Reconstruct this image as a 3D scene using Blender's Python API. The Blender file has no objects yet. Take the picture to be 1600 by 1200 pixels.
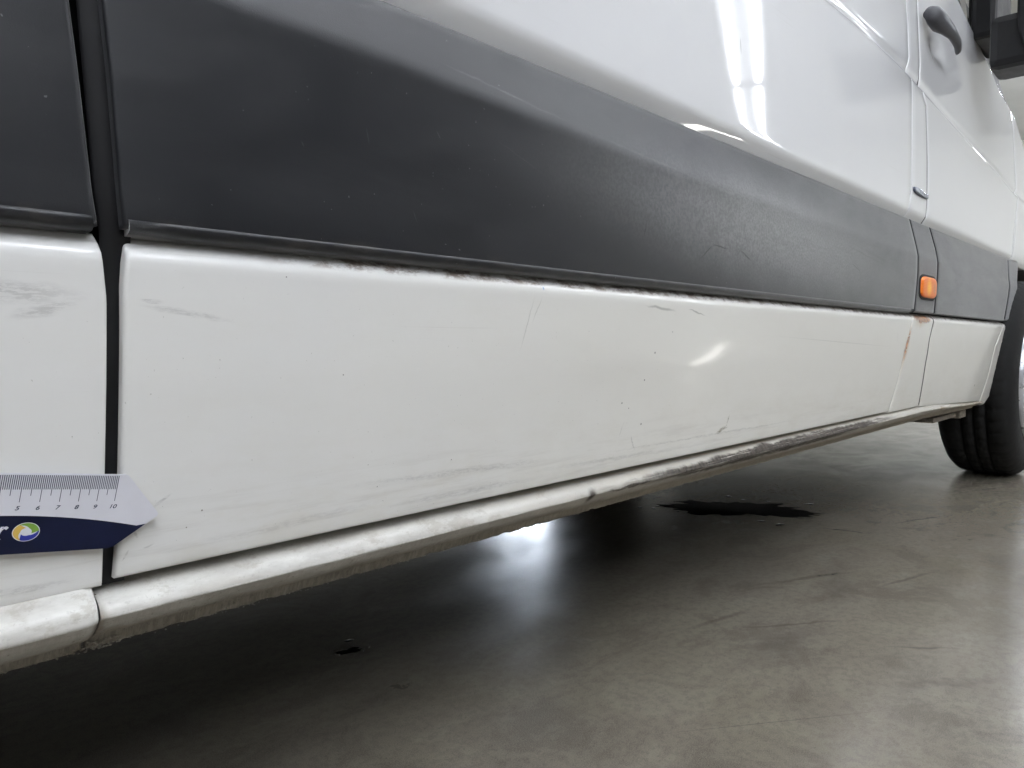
import bpy, bmesh, math, random
from math import sin, cos, pi, radians, sqrt, exp
from mathutils import Vector, Matrix, noise as mnoise
random.seed(4)
S = bpy.context.scene
COL = S.collection

# ------------------------------------------------------------------ camera
CAM = Vector((0, -0.473, 0.475))
TH, PI_ = radians(43.216), radians(3.2705)
fw = Vector((cos(TH)*cos(PI_), sin(TH)*cos(PI_), -sin(PI_)))
rt = Vector((sin(TH), -cos(TH), 0))
up = rt.cross(fw)
cd = bpy.data.cameras.new('camera'); cam = bpy.data.objects.new('camera', cd); COL.objects.link(cam)
cam.matrix_world = Matrix(((rt.x, up.x, -fw.x, CAM.x), (rt.y, up.y, -fw.y, CAM.y), (rt.z, up.z, -fw.z, CAM.z), (0, 0, 0, 1)))
cd.sensor_width = 36; cd.lens = 36*1155/1600; cd.clip_start = .02; cd.clip_end = 200
S.camera = cam

# ------------------------------------------------------------------ world (indoor: only a faint ambient) and exposure
W = bpy.data.worlds.new('World'); S.world = W; W.use_nodes = True
W.node_tree.nodes['Background'].inputs[0].default_value = (.8, .85, .9, 1)
W.node_tree.nodes['Background'].inputs[1].default_value = .04
S.view_settings.view_transform = 'Standard'; S.view_settings.look = 'None'
S.cycles.max_bounces = 7; S.cycles.diffuse_bounces = 4; S.cycles.glossy_bounces = 4
S.view_settings.exposure = 0.35; S.view_settings.gamma = 1
TUBE = 43.0

# ------------------------------------------------------------------ node helpers
class NT:
    def __init__(s, name):
        s.m = bpy.data.materials.new(name); s.m.use_nodes = True
        s.t = s.m.node_tree; s.b = s.t.nodes['Principled BSDF']
        s.tc = s.t.nodes.new('ShaderNodeTexCoord').outputs['Object']
        s.sep = None
    def n(s, typ, **kw):
        nd = s.t.nodes.new(typ)
        for k, v in kw.items(): setattr(nd, k, v)
        return nd
    def link(s, a, b): s.t.links.new(a, b)
    def put(s, sock, v):
        if hasattr(v, 'is_output') or isinstance(v, bpy.types.NodeSocket): s.link(v, sock)
        else: sock.default_value = v
    def math(s, op, a, b=None, c=None, clamp=False):
        nd = s.n('ShaderNodeMath', operation=op, use_clamp=clamp)
        s.put(nd.inputs[0], a)
        if b is not None: s.put(nd.inputs[1], b)
        if c is not None: s.put(nd.inputs[2], c)
        return nd.outputs[0]
    def xyz(s):
        if s.sep is None:
            s.sep = s.n('ShaderNodeSeparateXYZ'); s.link(s.tc, s.sep.inputs[0])
        return s.sep.outputs
    def scale(s, sc, rot=None, loc=None, src=None):
        nd = s.n('ShaderNodeMapping'); s.link(src or s.tc, nd.inputs[0])
        nd.inputs['Scale'].default_value = sc
        if rot: nd.inputs['Rotation'].default_value = rot
        if loc: nd.inputs['Location'].default_value = loc
        return nd.outputs[0]
    def noise(s, vec, sc=1., det=4, rough=.6, dist=0., color=False):
        nd = s.n('ShaderNodeTexNoise'); s.link(vec, nd.inputs['Vector'])
        nd.inputs['Scale'].default_value = sc; nd.inputs['Detail'].default_value = det
        nd.inputs['Roughness'].default_value = rough; nd.inputs['Distortion'].default_value = dist
        return nd.outputs['Color' if color else 'Fac']
    def ramp(s, v, a, b, ca=0., cb=1.):
        nd = s.n('ShaderNodeMapRange', clamp=True, interpolation_type='SMOOTHSTEP')
        s.put(nd.inputs['Value'], v)
        nd.inputs['From Min'].default_value = a; nd.inputs['From Max'].default_value = b
        nd.inputs['To Min'].default_value = ca; nd.inputs['To Max'].default_value = cb
        return nd.outputs['Result']
    def mix(s, f, a, b):
        nd = s.n('ShaderNodeMix', data_type='RGBA')
        s.put(nd.inputs[0], f); s.put(nd.inputs[6], a); s.put(nd.inputs[7], b)
        return nd.outputs[2]
    def bump(s, h, st, dist=.001, prev=None):
        nd = s.n('ShaderNodeBump'); s.put(nd.inputs['Height'], h)
        nd.inputs['Strength'].default_value = st; nd.inputs['Distance'].default_value = dist
        if prev is not None: s.link(prev, nd.inputs['Normal'])
        return nd.outputs[0]
    def wob(s, amt, sc, axes=(1, 1, 1)):
        c = s.noise(s.tc, sc, 3, .6, color=True)
        a = s.n('ShaderNodeVectorMath', operation='MULTIPLY_ADD'); s.link(c, a.inputs[0])
        a.inputs[1].default_value = (amt*axes[0], amt*axes[1], amt*axes[2]); a.inputs[2].default_value = (0, 0, 0)
        b = s.n('ShaderNodeVectorMath', operation='ADD'); s.link(s.tc, b.inputs[0]); s.link(a.outputs[0], b.inputs[1])
        c2 = s.n('ShaderNodeVectorMath', operation='SUBTRACT'); s.link(b.outputs[0], c2.inputs[0])
        c2.inputs[1].default_value = (amt/2*axes[0], amt/2*axes[1], amt/2*axes[2])
        return c2.outputs[0]
    # soft elongated mark from p to q (x, z on the van's side), half width w
    def mark(s, p, q, w, vec, soft=.5, gain=1., plane='xz'):
        cx, cz = (p[0]+q[0])/2, (p[1]+q[1])/2
        L = max(sqrt((q[0]-p[0])**2+(q[1]-p[1])**2)/2, w); a = math.atan2(q[1]-p[1], q[0]-p[0])
        nd = s.n('ShaderNodeMapping', vector_type='TEXTURE'); s.link(vec, nd.inputs[0])
        if plane == 'xz':
            nd.inputs['Location'].default_value = (cx, 0, cz); nd.inputs['Rotation'].default_value = (0, -a, 0)
            nd.inputs['Scale'].default_value = (L, 1e4, w)
        else:
            nd.inputs['Location'].default_value = (cx, cz, 0); nd.inputs['Rotation'].default_value = (0, 0, a)
            nd.inputs['Scale'].default_value = (L, w, 1e4)
        ln = s.n('ShaderNodeVectorMath', operation='LENGTH'); s.link(nd.outputs[0], ln.inputs[0])
        return s.ramp(ln.outputs['Value'], 1.0, 1-soft, 0., gain)
    def union(s, ms):
        r = ms[0]
        for m in ms[1:]: r = s.math('MAXIMUM', r, m)
        return r
    def set(s, **kw):
        for k, v in kw.items(): s.put(s.b.inputs[k.replace('_', ' ')], v)
        return s.m

def plain(name, col, rough=.5, metal=0., coat=0., spec=.5, emis=None, est=0., var=.12, vs=30., trans=0., grain=0.):
    t = NT(name)
    n = t.noise(t.tc, vs, 4)
    c = t.mix(t.ramp(n, .3, .7), tuple(x*(1-var) for x in col)+(1,), tuple(min(1, x*(1+var)) for x in col)+(1,))
    t.set(Base_Color=c, Roughness=t.ramp(n, .3, .7, rough*.9, min(1, rough*1.1)), Metallic=metal, Coat_Weight=coat)
    t.b.inputs['Specular IOR Level'].default_value = spec
    if trans: t.b.inputs['Transmission Weight'].default_value = trans
    if emis: t.b.inputs['Emission Color'].default_value = emis+(1,); t.b.inputs['Emission Strength'].default_value = est
    if grain: t.set(Normal=t.bump(t.noise(t.tc, 900, 2), grain, .0005))
    return t.m

# ------------------------------------------------------------------ white paint (van coordinates: x along, z up)
def white_paint():
    t = NT('white_van_paint'); X, Y, Z = t.xyz()
    w1 = t.wob(.006, 60); w2 = t.wob(.012, 25)
    fine = t.noise(t.scale((110, 60, 500)), 1, 6, .8)
    streak = t.noise(t.scale((7, 7, 95)), 1, 5, .65)
    cloud = t.noise(t.tc, 6, 4)
    base = t.mix(t.ramp(cloud, .3, .7), (.755, .76, .775, 1), (.775, .78, .79, 1))
    base = t.mix(t.math('MULTIPLY', t.ramp(Z, .60, .50), t.ramp(t.math('ADD', X, t.math('MULTIPLY', cloud, .3)), .2, 1.0, .45, 1)), base, (.79, .775, .722, 1))
    # old polish / road film along the bottom of the door
    filmz = t.ramp(Z, .40, .335)
    film = t.math('MULTIPLY', filmz, t.ramp(streak, .47, .72))
    base = t.mix(t.math('MULTIPLY', film, .34), base, (.33, .30, .26, 1))
    speck = t.math('MULTIPLY', t.ramp(t.noise(t.tc, 420, 2, .5), .74, .78), t.ramp(Z, .56, .45))
    base = t.mix(t.math('MULTIPLY', speck, .5), base, (.2, .18, .15, 1))
    mot = t.noise(t.scale((9, 9, 26)), 1, 6, .7)
    base = t.mix(t.math('MULTIPLY', t.math('MULTIPLY', t.ramp(mot, .40, .72), t.ramp(Z, .42, .34, .10, .45)), t.ramp(Z, .58, .53)), base, (.66, .63, .55, 1))
    hair = t.noise(t.scale((3, 3, 420), rot=(0, radians(1.5), 0)), 1, 3, .6)
    base = t.mix(t.math('MULTIPLY', t.math('MULTIPLY', t.ramp(hair, .64, .70), t.ramp(t.noise(t.tc, 5, 3), .5, .7)), .25), base, (.45, .43, .38, 1))
    # grey scuffs
    pat = t.ramp(fine, .38, .62)
    sc = [t.mark((.06, .505), (.150, .500), .008, w2, .8), t.mark((.10, .490), (.142, .496), .005, w2, .8),
          t.mark((.168, .498), (.235, .488), .003, w1, .7, .8), t.mark((.17, .501), (.19, .499), .002, w1, .7),
          t.mark((.30, .362), (.62, .352), .0045, w1, .8, .8), t.mark((.35, .338), (.60, .336), .004, w1, .9, .8),
          t.mark((.17, .337), (.40, .345), .005, w2, .9, .5), t.mark((.50, .345), (.95, .335), .0035, w1, .9, .7),
          t.mark((.06, .335), (.15, .331), .0035, w1, .7, 1.), t.mark((.60, .350), (1.3, .344), .002, w1, .8, .8),
          t.mark((.182, .369), (.196, .377), .0015, w1, .7), t.mark((.172, .357), (.175, .351), .0012, w1, .6),
          t.mark((.178, .344), (.186, .345), .001, w1, .6), t.mark((.1645, .337), (.169, .345), .0008, w1, .6),
          t.mark((.74, .343), (.725, .366), .0016, w1, .5), t.mark((.71, .385), (.70, .36), .001, w1, .6, .6)]
    m = t.math('MULTIPLY', t.union(sc), t.ramp(pat, .1, .9, .25, 1))
    base = t.mix(t.math('MULTIPLY', m, .32), base, (.15, .14, .13, 1))
    # fine dark / light lines over the door
    ln = [t.mark((.535, .525), (.515, .46), .0009, w1, .8, .5), t.mark((.545, .522), (.53, .49), .0007, w1, .8, .5),
          t.mark((1.02, .486), (1.75, .462), .0012, t.tc, .9, .35), t.mark((1.70, .50), (1.71, .47), .002, t.tc, .9, .3),
          t.mark((.72, .517), (.80, .512), .0022, w1, .7, .8), t.mark((.82, .516), (.87, .508), .0012, w1, .5, .8),
          t.mark((.9915, .902), (.9935, .875), .0015, t.tc, .5, 1.)]
    base = t.mix(t.math('MULTIPLY', t.union(ln), .6), base, (.2, .2, .17, 1))
    # green-brown scrape above the sill
    gr = t.math('MULTIPLY', t.union([t.mark((.935, .347), (.975, .356), .0035, w1, .6), t.mark((.965, .352), (.972, .374), .0018, w1, .6)]), pat)
    base = t.mix(t.math('MULTIPLY', gr, .9), base, (.16, .15, .07, 1))
    # blue crayon dot, chips
    dots = t.union([t.mark((a, b), (a, b), r, t.tc, .5) for a, b, r in
                    [(.755, .462, .0016), (.74, .43, .0014), (.70, .405, .0014), (.715, .398, .001), (.79, .487, .001), (.745, .377, .0016),
                     (.32, .45, .0007), (.27, .52, .0007), (.215, .362, .0008), (.205, .352, .0006), (.44, .37, .0007), (2.55, .345, .004), (.36, .357, .0006)]])
    base = t.mix(t.math('MULTIPLY', dots, .8), base, (.12, .10, .08, 1))
    blue = t.mark((.546, .5245), (.546, .529), .0014, t.tc, .6)
    base = t.mix(t.math('MULTIPLY', blue, .8), base, (.15, .35, .6, 1))
    # rust at the pillar foot and along the welded seam
    w3 = t.wob(.02, 40)
    rp = t.noise(t.scale((70, 70, 160)), 1, 5, .7)
    rust = t.math('MULTIPLY', t.union([t.mark((1.80, .5275), (1.965, .5265), .011, w3, .45),
                                       t.math('MULTIPLY', t.mark((1.800, .525), (1.760, .41), .0125, w3, .9, 1.), t.ramp(rp, .34, .44))]), 1)
    halo = t.union([t.mark((1.80, .522), (1.93, .522), .02, w3, .95, .55), t.mark((1.80, .52), (1.755, .38), .02, w3, .95, .35)])
    base = t.mix(t.math('MULTIPLY', halo, .8), base, (.50, .33, .13, 1))
    base = t.mix(rust, base, t.mix(t.ramp(rp, .4, .6), (.17, .05, .012, 1), (.46, .17, .04, 1)))
    # brown dust in the joint under the trim
    jn = t.math('MULTIPLY', t.math('MULTIPLY', t.ramp(Z, .5265, .5320), t.ramp(Z, .56, .55)), t.ramp(t.noise(t.scale((40, 22, 90)), 1, 6, .75), .45, .58))
    jn = t.math('MULTIPLY', jn, t.ramp(X, .22, .33))
    base = t.mix(t.math('MULTIPLY', jn, .75), base, (.15, .085, .045, 1))
    dirty = t.ramp(Z, .50, .56, 1, 0)
    rough = t.math('ADD', t.ramp(cloud, .3, .7, .30, .40), t.math('MULTIPLY', m, .2))
    peel = t.noise(t.tc, 420, 2, .5)
    wave = t.noise(t.scale((40, 8, 1.2)), 1, 2, .4)
    n1 = t.bump(peel, .02, .0003); n2 = t.bump(wave, .02, .001, n1)
    t.set(Base_Color=base, Roughness=rough, Normal=n1,
          Coat_Weight=t.math('SUBTRACT', t.ramp(Z, .50, .58, .55, 1.), t.math('MULTIPLY', film, .3), clamp=True),
          Coat_Roughness=t.math('ADD', t.ramp(Z, .50, .58, .105, .02), t.math('MULTIPLY', t.ramp(streak, .45, .8), t.ramp(Z, .45, .33, 0, .25))),
          Coat_Normal=n2)
    t.b.inputs['Specular IOR Level'].default_value = .3
    return t.m

def sill_paint():
    t = NT('white_sill_paint'); X, Y, Z = t.xyz()
    w1 = t.wob(.006, 60); w2 = t.wob(.012, 30)
    n = t.noise(t.scale((25, 25, 90)), 1, 5, .7)
    vs = t.noise(t.scale((330, 60, 60)), 1, 5, .75)
    base = t.mix(t.ramp(n, .3, .7), (.50, .485, .45, 1), (.67, .66, .62, 1))
    base = t.mix(t.math('MULTIPLY', t.ramp(t.noise(t.scale((10, 10, 70)), 1, 4), .5, .75), .3), base, (.42, .39, .33, 1))
    # road dirt on everything under the crease
    zc = t.math('ADD', Z, t.math('MULTIPLY', t.math('SUBTRACT', n, .5), .012))
    d1 = t.ramp(zc, .3045, .3015); d2 = t.ramp(zc, .300, .288)
    base = t.mix(t.math('MULTIPLY', d1, t.ramp(vs, .3, .75, .35, .8)), base, (.34, .32, .28, 1))
    dc = t.mix(t.ramp(vs, .35, .65), (.13, .11, .085, 1), (.27, .245, .20, 1))
    base = t.mix(t.math('MULTIPLY', d2, .85), base, dc)
    cl = t.math('MULTIPLY', t.math('MULTIPLY', t.ramp(Z, .3032, .3040), t.ramp(Z, .3056, .3047)), t.ramp(vs, .35, .6, .3, 1))
    base = t.mix(t.math('MULTIPLY', cl, .8), base, (.85, .84, .80, 1))
    bl = t.noise(t.scale((30, 40, 60)), 1, 6, .75)
    base = t.mix(t.math('MULTIPLY', t.ramp(bl, .52, .62), .35), base, (.27, .23, .17, 1))
    zc = t.math('ADD', Z, t.math('MULTIPLY', t.math('SUBTRACT', n, .5), .012))
    pit = t.ramp(t.noise(t.tc, 420, 2, .5), .64, .70)
    base = t.mix(t.math('MULTIPLY', t.math('MULTIPLY', pit, t.ramp(zc, .306, .298, .25, .8)), .6), base, (.10, .085, .065, 1))
    far = t.math('MULTIPLY', t.ramp(X, .3, .8), t.ramp(n, .3, .7, .3, 1))
    base = t.mix(t.math('MULTIPLY', far, .7), base, (.36, .32, .25, 1))
    # dark long scrapes
    sn = t.noise(t.scale((9, 20, 420), rot=(0, radians(0), 0)), 1, 5, .75, .6)
    reg = t.union([t.mark((.60, .3065), (1.85, .3095), .0088, w2, .40), t.mark((.66, .3015), (1.6, .301), .007, w2, .5, .95),
                   t.mark((1.1, .309), (1.75, .306), .005, w2, .6, .9)])
    sm = t.math('MULTIPLY', reg, t.ramp(sn, .34, .50))
    sm = t.math('MAXIMUM', sm, t.mark((.655, .311), (.655, .297), .011, w1, .8))
    sm = t.math('MAXIMUM', sm, t.math('MULTIPLY', t.mark((.66, .304), (.80, .3035), .0035, w2, .6), t.ramp(sn, .35, .5)))
    base = t.mix(t.math('MULTIPLY', sm, .95), base, t.mix(t.ramp(vs, .4, .6), (.018, .014, .011, 1), (.075, .060, .048, 1)))
    blue = t.mark((.37, .303), (.44, .3035), .0022, w1, .8)
    base = t.mix(t.math('MULTIPLY', blue, t.ramp(n, .4, .6, 0, .7)), base, (.35, .42, .48, 1))
    # grime where the rear sill meets the door sill
    gj = t.math('MULTIPLY', t.union([t.mark((.151, .325), (.151, .272), .0055, w2, .9), t.mark((.166, .323), (.185, .326), .004, w2, .8, .7)]), t.ramp(n, .25, .6))
    base = t.mix(t.math('MULTIPLY', gj, .8), base, (.16, .12, .08, 1))
    rr = t.math('MULTIPLY', t.mark((2.12, .302), (2.26, .298), .006, w2, .6), t.ramp(n, .4, .6))
    base = t.mix(rr, base, (.22, .15, .07, 1))
    dd = t.math('MAXIMUM', d2, sm)
    nb = t.bump(vs, .5, .0008); nb = t.bump(sn, .25, .0006, nb)
    nn = t.bump(t.noise(t.tc, 300, 4, .7), .5, .001)
    t.set(Base_Color=base, Roughness=t.math('ADD', t.math('MULTIPLY', dd, .5), .42, clamp=True),
          Coat_Weight=t.math('SUBTRACT', .28, t.math('MULTIPLY', t.math('MAXIMUM', dd, d1), .75), clamp=True), Coat_Roughness=.2,
          Normal=t.bump(t.math('MULTIPLY', vs, t.math('MAXIMUM', dd, t.math('MULTIPLY', d1, .4))), .6, .0012))
    return t.m

def trim_plastic():
    t = NT('dark_grey_trim_plastic'); X, Y, Z = t.xyz()
    grain = t.noise(t.tc, 1300, 2, .5)
    cloud = t.noise(t.scale((5, 5, 14)), 1, 5, .6, .8)
    sw = t.noise(t.scale((14, 30, 60)), 1, 7, .75, .4)
    w1 = t.wob(.006, 60); w0 = t.wob(.03, 12)
    base = t.mix(t.ramp(cloud, .35, .7), (.009, .010, .013, 1), (.015, .016, .019, 1))
    worn_glare = t.math('MULTIPLY', t.math('MULTIPLY', t.ramp(sw, .35, .65, .78, 1), t.ramp(t.noise(t.tc, 260, 3, .7), .35, .65, .6, 1)), t.mark((.45, .650), (1.75, .612), .105, w0, .95, 1.))
    base = t.mix(t.math('MULTIPLY', worn_glare, .9), base, (.27, .27, .27, 1))  # weathering, plus the tube-row highlight painted into the colour
    lt = [t.mark((.40, .707), (.60, .690), .0018, w1, .9, .9), t.mark((.58, .690), (.92, .672), .0022, w1, .9, .7),  # first two paint a ridge highlight in; pale scratches follow
          t.mark((.335, .636), (.338, .622), .0008, t.tc, .6, .6), t.mark((.28, .615), (.283, .61), .0008, t.tc, .6, .6),
          t.mark((1.45, .64), (1.78, .60), .0016, w1, .8, .5), t.mark((.47, .655), (.55, .63), .0007, w1, .8, .6),
          t.mark((.38, .58), (.385, .569), .0006, t.tc, .6, .8), t.mark((.405, .647), (.41, .64), .0007, t.tc, .6, .7)]
    base = t.mix(t.math('MULTIPLY', t.math('MULTIPLY', t.union(lt), t.ramp(sw, .4, .7, .2, 1)), .28), base, (.28, .28, .28, 1))
    dk = [t.mark((.84, .578), (.875, .600), .0012, w1, .5), t.mark((.87, .600), (.92, .5975), .0012, w1, .5), t.mark((.95, .60), (.99, .585), .0014, w1, .5),
          t.mark((.72, .612), (.712, .592), .001, w1, .5), t.mark((1.38, .618), (1.45, .60), .001, w1, .6), t.mark((1.35, .655), (1.72, .622), .0035, w1, .8, .5),
          t.mark((1.33, .648), (1.66, .618), .0022, w1, .8, .6)]
    base = t.mix(t.math('MULTIPLY', t.union(dk), .75), base, (.006, .006, .006, 1))
    dots = t.ramp(t.noise(t.tc, 330, 1, .3), .80, .84)
    base = t.mix(t.math('MULTIPLY', dots, .35), base, (.3, .3, .3, 1))
    edge = t.math('MULTIPLY', t.ramp(Z, .552, .546), t.ramp(t.noise(t.scale((40, 40, 90)), 1, 4), .45, .7))
    base = t.mix(t.math('MULTIPLY', edge, .15), base, (.14, .12, .10, 1))
    ro = t.math('ADD', t.ramp(cloud, .3, .75, .33, .42), t.math('MULTIPLY', t.ramp(sw, .45, .7), .05))
    t.set(Base_Color=base, Roughness=ro, Normal=t.bump(grain, .22, .0005))
    t.b.inputs['Specular IOR Level'].default_value = .5
    t.b.inputs['Sheen Weight'].default_value = .6; t.b.inputs['Sheen Roughness'].default_value = .30
    return t.m

def concrete():
    t = NT('polished_concrete')
    big = t.noise(t.tc, 1.3, 4, .55, .4); mid = t.noise(t.scale((1, 1.6, 1), rot=(0, 0, .9)), 5.0, 8, .68, .5)
    fine = t.noise(t.tc, 70, 6, .75); hue = t.noise(t.tc, 2.6, 3, .5, .8)
    sp = t.noise(t.tc, 330, 2, .6); grit = t.noise(t.tc, 760, 1, .5)
    base = t.mix(t.ramp(big, .32, .68), (.158, .138, .104, 1), (.200, .180, .140, 1))
    base = t.mix(t.math('MULTIPLY', t.ramp(hue, .42, .62), .5), base, (.180, .155, .128, 1))
    base = t.mix(t.math('MULTIPLY', t.ramp(mid, .50, .62), .50), base, (.085, .074, .060, 1))
    base = t.mix(t.math('MULTIPLY', t.ramp(mid, .48, .38), .30), base, (.26, .24, .195, 1))
    base = t.mix(t.math('MULTIPLY', t.ramp(fine, .46, .58), .35), base, (.10, .09, .072, 1))
    base = t.mix(t.math('MULTIPLY', t.ramp(grit, .45, .60), .30), base, (.30, .28, .23, 1))
    base = t.mix(t.math('MULTIPLY', t.ramp(sp, .40, .30), .30), base, (.045, .04, .032, 1))
    w2 = t.wob(.12, 9); w3 = t.wob(.05, 30)
    mk = [t.mark((1.10, .16), (1.75, .22), .13, w2, .95, .6),   # soft slab stains; the first paints shade along the van's shadow edge
        t.mark((1.25, -.02), (1.75, .12), .05, w2, .95, .7), t.mark((.92, .02), (1.35, -.03), .04, w2, .95, .6),
        t.mark((2.3, .75), (3.2, .55), .13, w2, .95, .8), t.mark((2.7, 1.1), (3.6, .7), .10, w2, .95, .8),
        t.mark((1.05, -.17), (1.25, -.30), .02, w2, .9, .7), t.mark((1.6, -.25), (1.9, -.22), .02, w2, .9, .6),
        t.mark((2.2, -.1), (2.5, -.2), .02, w2, .9, .6), t.mark((.7, .2), (1.0, .25), .05, w2, .9, .6)]
    base = t.mix(t.math('MULTIPLY', t.union(mk), .55), base, (.075, .068, .060, 1))
    w4 = t.wob(.03, 14)
    ck = [t.mark((.72, .02), (1.05, -.22), .0014, t.tc, .6, .6), t.mark((1.9, .25), (1.93, .10), .006, w4, .9), t.mark((1.5, -.02), (1.72, -.09), .008, w4, .9, .9),
          t.mark((2.35, -.12), (2.6, -.24), .009, w4, .9, .9), t.mark((1.1, .1), (1.32, -.06), .007, w4, .9, .8), t.mark((1.22, -.12), (1.30, -.22), .006, w4, .9, .9),
          t.mark((1.35, .16), (1.62, .02), .010, w4, .9, .8), t.mark((1.05, .14), (1.25, .10), .010, w4, .9, .8), t.mark((.60, .33), (.64, .31), .003, w3, .5),
          t.mark((2.05, .12), (2.3, .02), .006, w4, .9, .9), t.mark((2.7, .05), (2.9, -.02), .008, w4, .9, .9)]
    halo = t.union([t.mark((1.88, .63), (2.03, .35), .11, w2, .8, .8), t.mark((.64, .47), (.65, .48), .035, w3, .9, .8)])
    base = t.mix(t.math('MULTIPLY', halo, .6), base, (.05, .043, .034, 1))
    base = t.mix(t.math('MULTIPLY', t.union(ck), .55), base, (.05, .045, .04, 1))
    ro = t.ramp(mid, .3, .75, .18, .27)
    t.set(Base_Color=base, Roughness=ro, Normal=t.bump(grit, .04, .0004))
    t.b.inputs['Specular IOR Level'].default_value = .5
    return t.m

# marks on the floor use the xy plane
_om = NT.mark
def _mark(s, p, q, w, vec, soft=.5, gain=1., plane='xz'):
    if s.m.name == 'polished_concrete': plane = 'xy'
    return _om(s, p, q, w, vec, soft, gain, plane)
NT.mark = _mark

M = {}
M['white'] = white_paint(); M['sill'] = sill_paint(); M['trim'] = trim_plastic(); M['floor'] = concrete()
M['rubber'] = plain('black_rubber', (.006, .006, .007), .6, var=.3, spec=.3)
M['void'] = plain('black_inner_body', (.006, .006, .006), .8, spec=.2)
M['under'] = plain('dark_underbody', (.02, .019, .018), .7)
M['tyre'] = plain('tyre_rubber', (.010, .010, .010), .8, var=.35, vs=60, grain=.3, spec=.3)
M['rim'] = plain('silver_wheel_paint', (.62, .63, .66), .3, metal=.6, var=.08)
M['blackpl'] = plain('black_plastic', (.009, .009, .010), .42, var=.2, grain=.15, spec=.35)
M['handle'] = plain('grey_handle_plastic', (.06, .06, .068), .42, var=.15, grain=.15)
M['glass'] = plain('dark_window_glass', (.02, .025, .025), .04, coat=1., var=.05)
M['mirror'] = plain('mirror_glass', (.86, .88, .87), .015, metal=1., var=.01)
M['hwall'] = plain('cream_wall_panel', (.80, .79, .73), .55, var=.03, vs=1.5)
M['hdark'] = plain('dark_grey_wall_panel', (.32, .32, .31), .6, var=.03, vs=1.5)
M['ceil'] = plain('pale_ceiling', (.66, .66, .64), .7, var=.04, vs=2)
M['lamp_case'] = plain('white_lamp_housing', (.7, .7, .7), .4, var=.03)
M['tube'] = plain('lit_tube', (.9, .9, .9), .4, emis=(.885, .925, 1.0), est=TUBE, var=.01)
M['daylight'] = plain('daylight_pane', (.9, .9, .9), .3, emis=(.80, .88, 1.0), est=60., var=.01)
M['added_lamp'] = plain('lit_added_lamp', (.9, .9, .9), .3, emis=(1., .97, .92), est=15., var=.01)
M['card_white'] = plain('white_ruler_print', (.74, .74, .80), .32, coat=.4, var=.015, vs=80)
M['card_navy'] = plain('navy_ruler_print', (.005, .008, .032), .5, var=.2, vs=40, spec=.25)
M['ink'] = plain('dark_blue_ink', (.03, .045, .09), .4)
M['logo_y'] = plain('yellow_print', (.72, .48, .10), .4, var=.05)
M['logo_g'] = plain('green_print', (.20, .38, .05), .4, var=.05)
M['logo_b'] = plain('blue_print', (.02, .03, .30), .4, var=.05)
M['oil'] = plain('black_oil', (.003, .003, .003), .07, var=.2, spec=.4)
M['mud'] = plain('dried_mud', (.27, .24, .20), .9, var=.35, vs=120, grain=.6)
M['chrome'] = plain('badge_chrome', (.62, .66, .78), .22, metal=.7, var=.05)
M['badge_dark'] = plain('badge_dark_blue', (.03, .04, .08), .3)

# ------------------------------------------------------------------ object helpers
def tag(o, label=None, cat=None, group=None, kind=None):
    if label: o['label'] = label
    if cat: o['category'] = cat
    if group: o['group'] = group
    if kind: o['kind'] = kind
    return o
def empty(name, loc, label, cat, group=None, rz=0.):
    o = bpy.data.objects.new(name, None); COL.objects.link(o); o.location = loc; o.rotation_euler.z = rz; o.empty_display_size = .1
    return tag(o, label, cat, group)
def mesh(name, verts, faces, mat, parent=None, smooth=True, local=False):
    me = bpy.data.meshes.new(name); me.from_pydata([tuple(v) for v in verts], [], faces); me.validate(); me.update()
    if smooth: me.polygons.foreach_set('use_smooth', [True]*len(me.polygons))
    me.materials.append(mat)
    return link(name, me, parent, local)
def link(name, me, parent=None, local=False):
    o = bpy.data.objects.new(name, me); COL.objects.link(o)
    if parent is not None:
        o.parent = parent
        if not local:
            P = world_of(parent); o.matrix_parent_inverse = P.inverted()
    return o
def world_of(o):
    m = Matrix.LocRotScale(o.location, o.rotation_euler, o.scale)
    if o.parent: m = world_of(o.parent) @ o.matrix_parent_inverse @ m
    return m
def bm_obj(name, bm, mat, parent=None, smooth=False, bevel=0., local=False):
    if bevel: bmesh.ops.bevel(bm, geom=list(bm.edges), offset=bevel, segments=2, affect='EDGES', profile=.6)
    me = bpy.data.meshes.new(name); bmesh.ops.recalc_face_normals(bm, faces=list(bm.faces)); bm.to_mesh(me); bm.free()
    if smooth: me.polygons.foreach_set('use_smooth', [True]*len(me.polygons))
    me.materials.append(mat)
    return link(name, me, parent, local)
def box(bm, a, b):
    vs = [bm.verts.new((x, y, z)) for x in (a[0], b[0]) for y in (a[1], b[1]) for z in (a[2], b[2])]
    for f in ((0, 1, 3, 2), (4, 6, 7, 5), (0, 4, 5, 1), (2, 3, 7, 6), (0, 2, 6, 4), (1, 5, 7, 3)): bm.faces.new([vs[i] for i in f])

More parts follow.
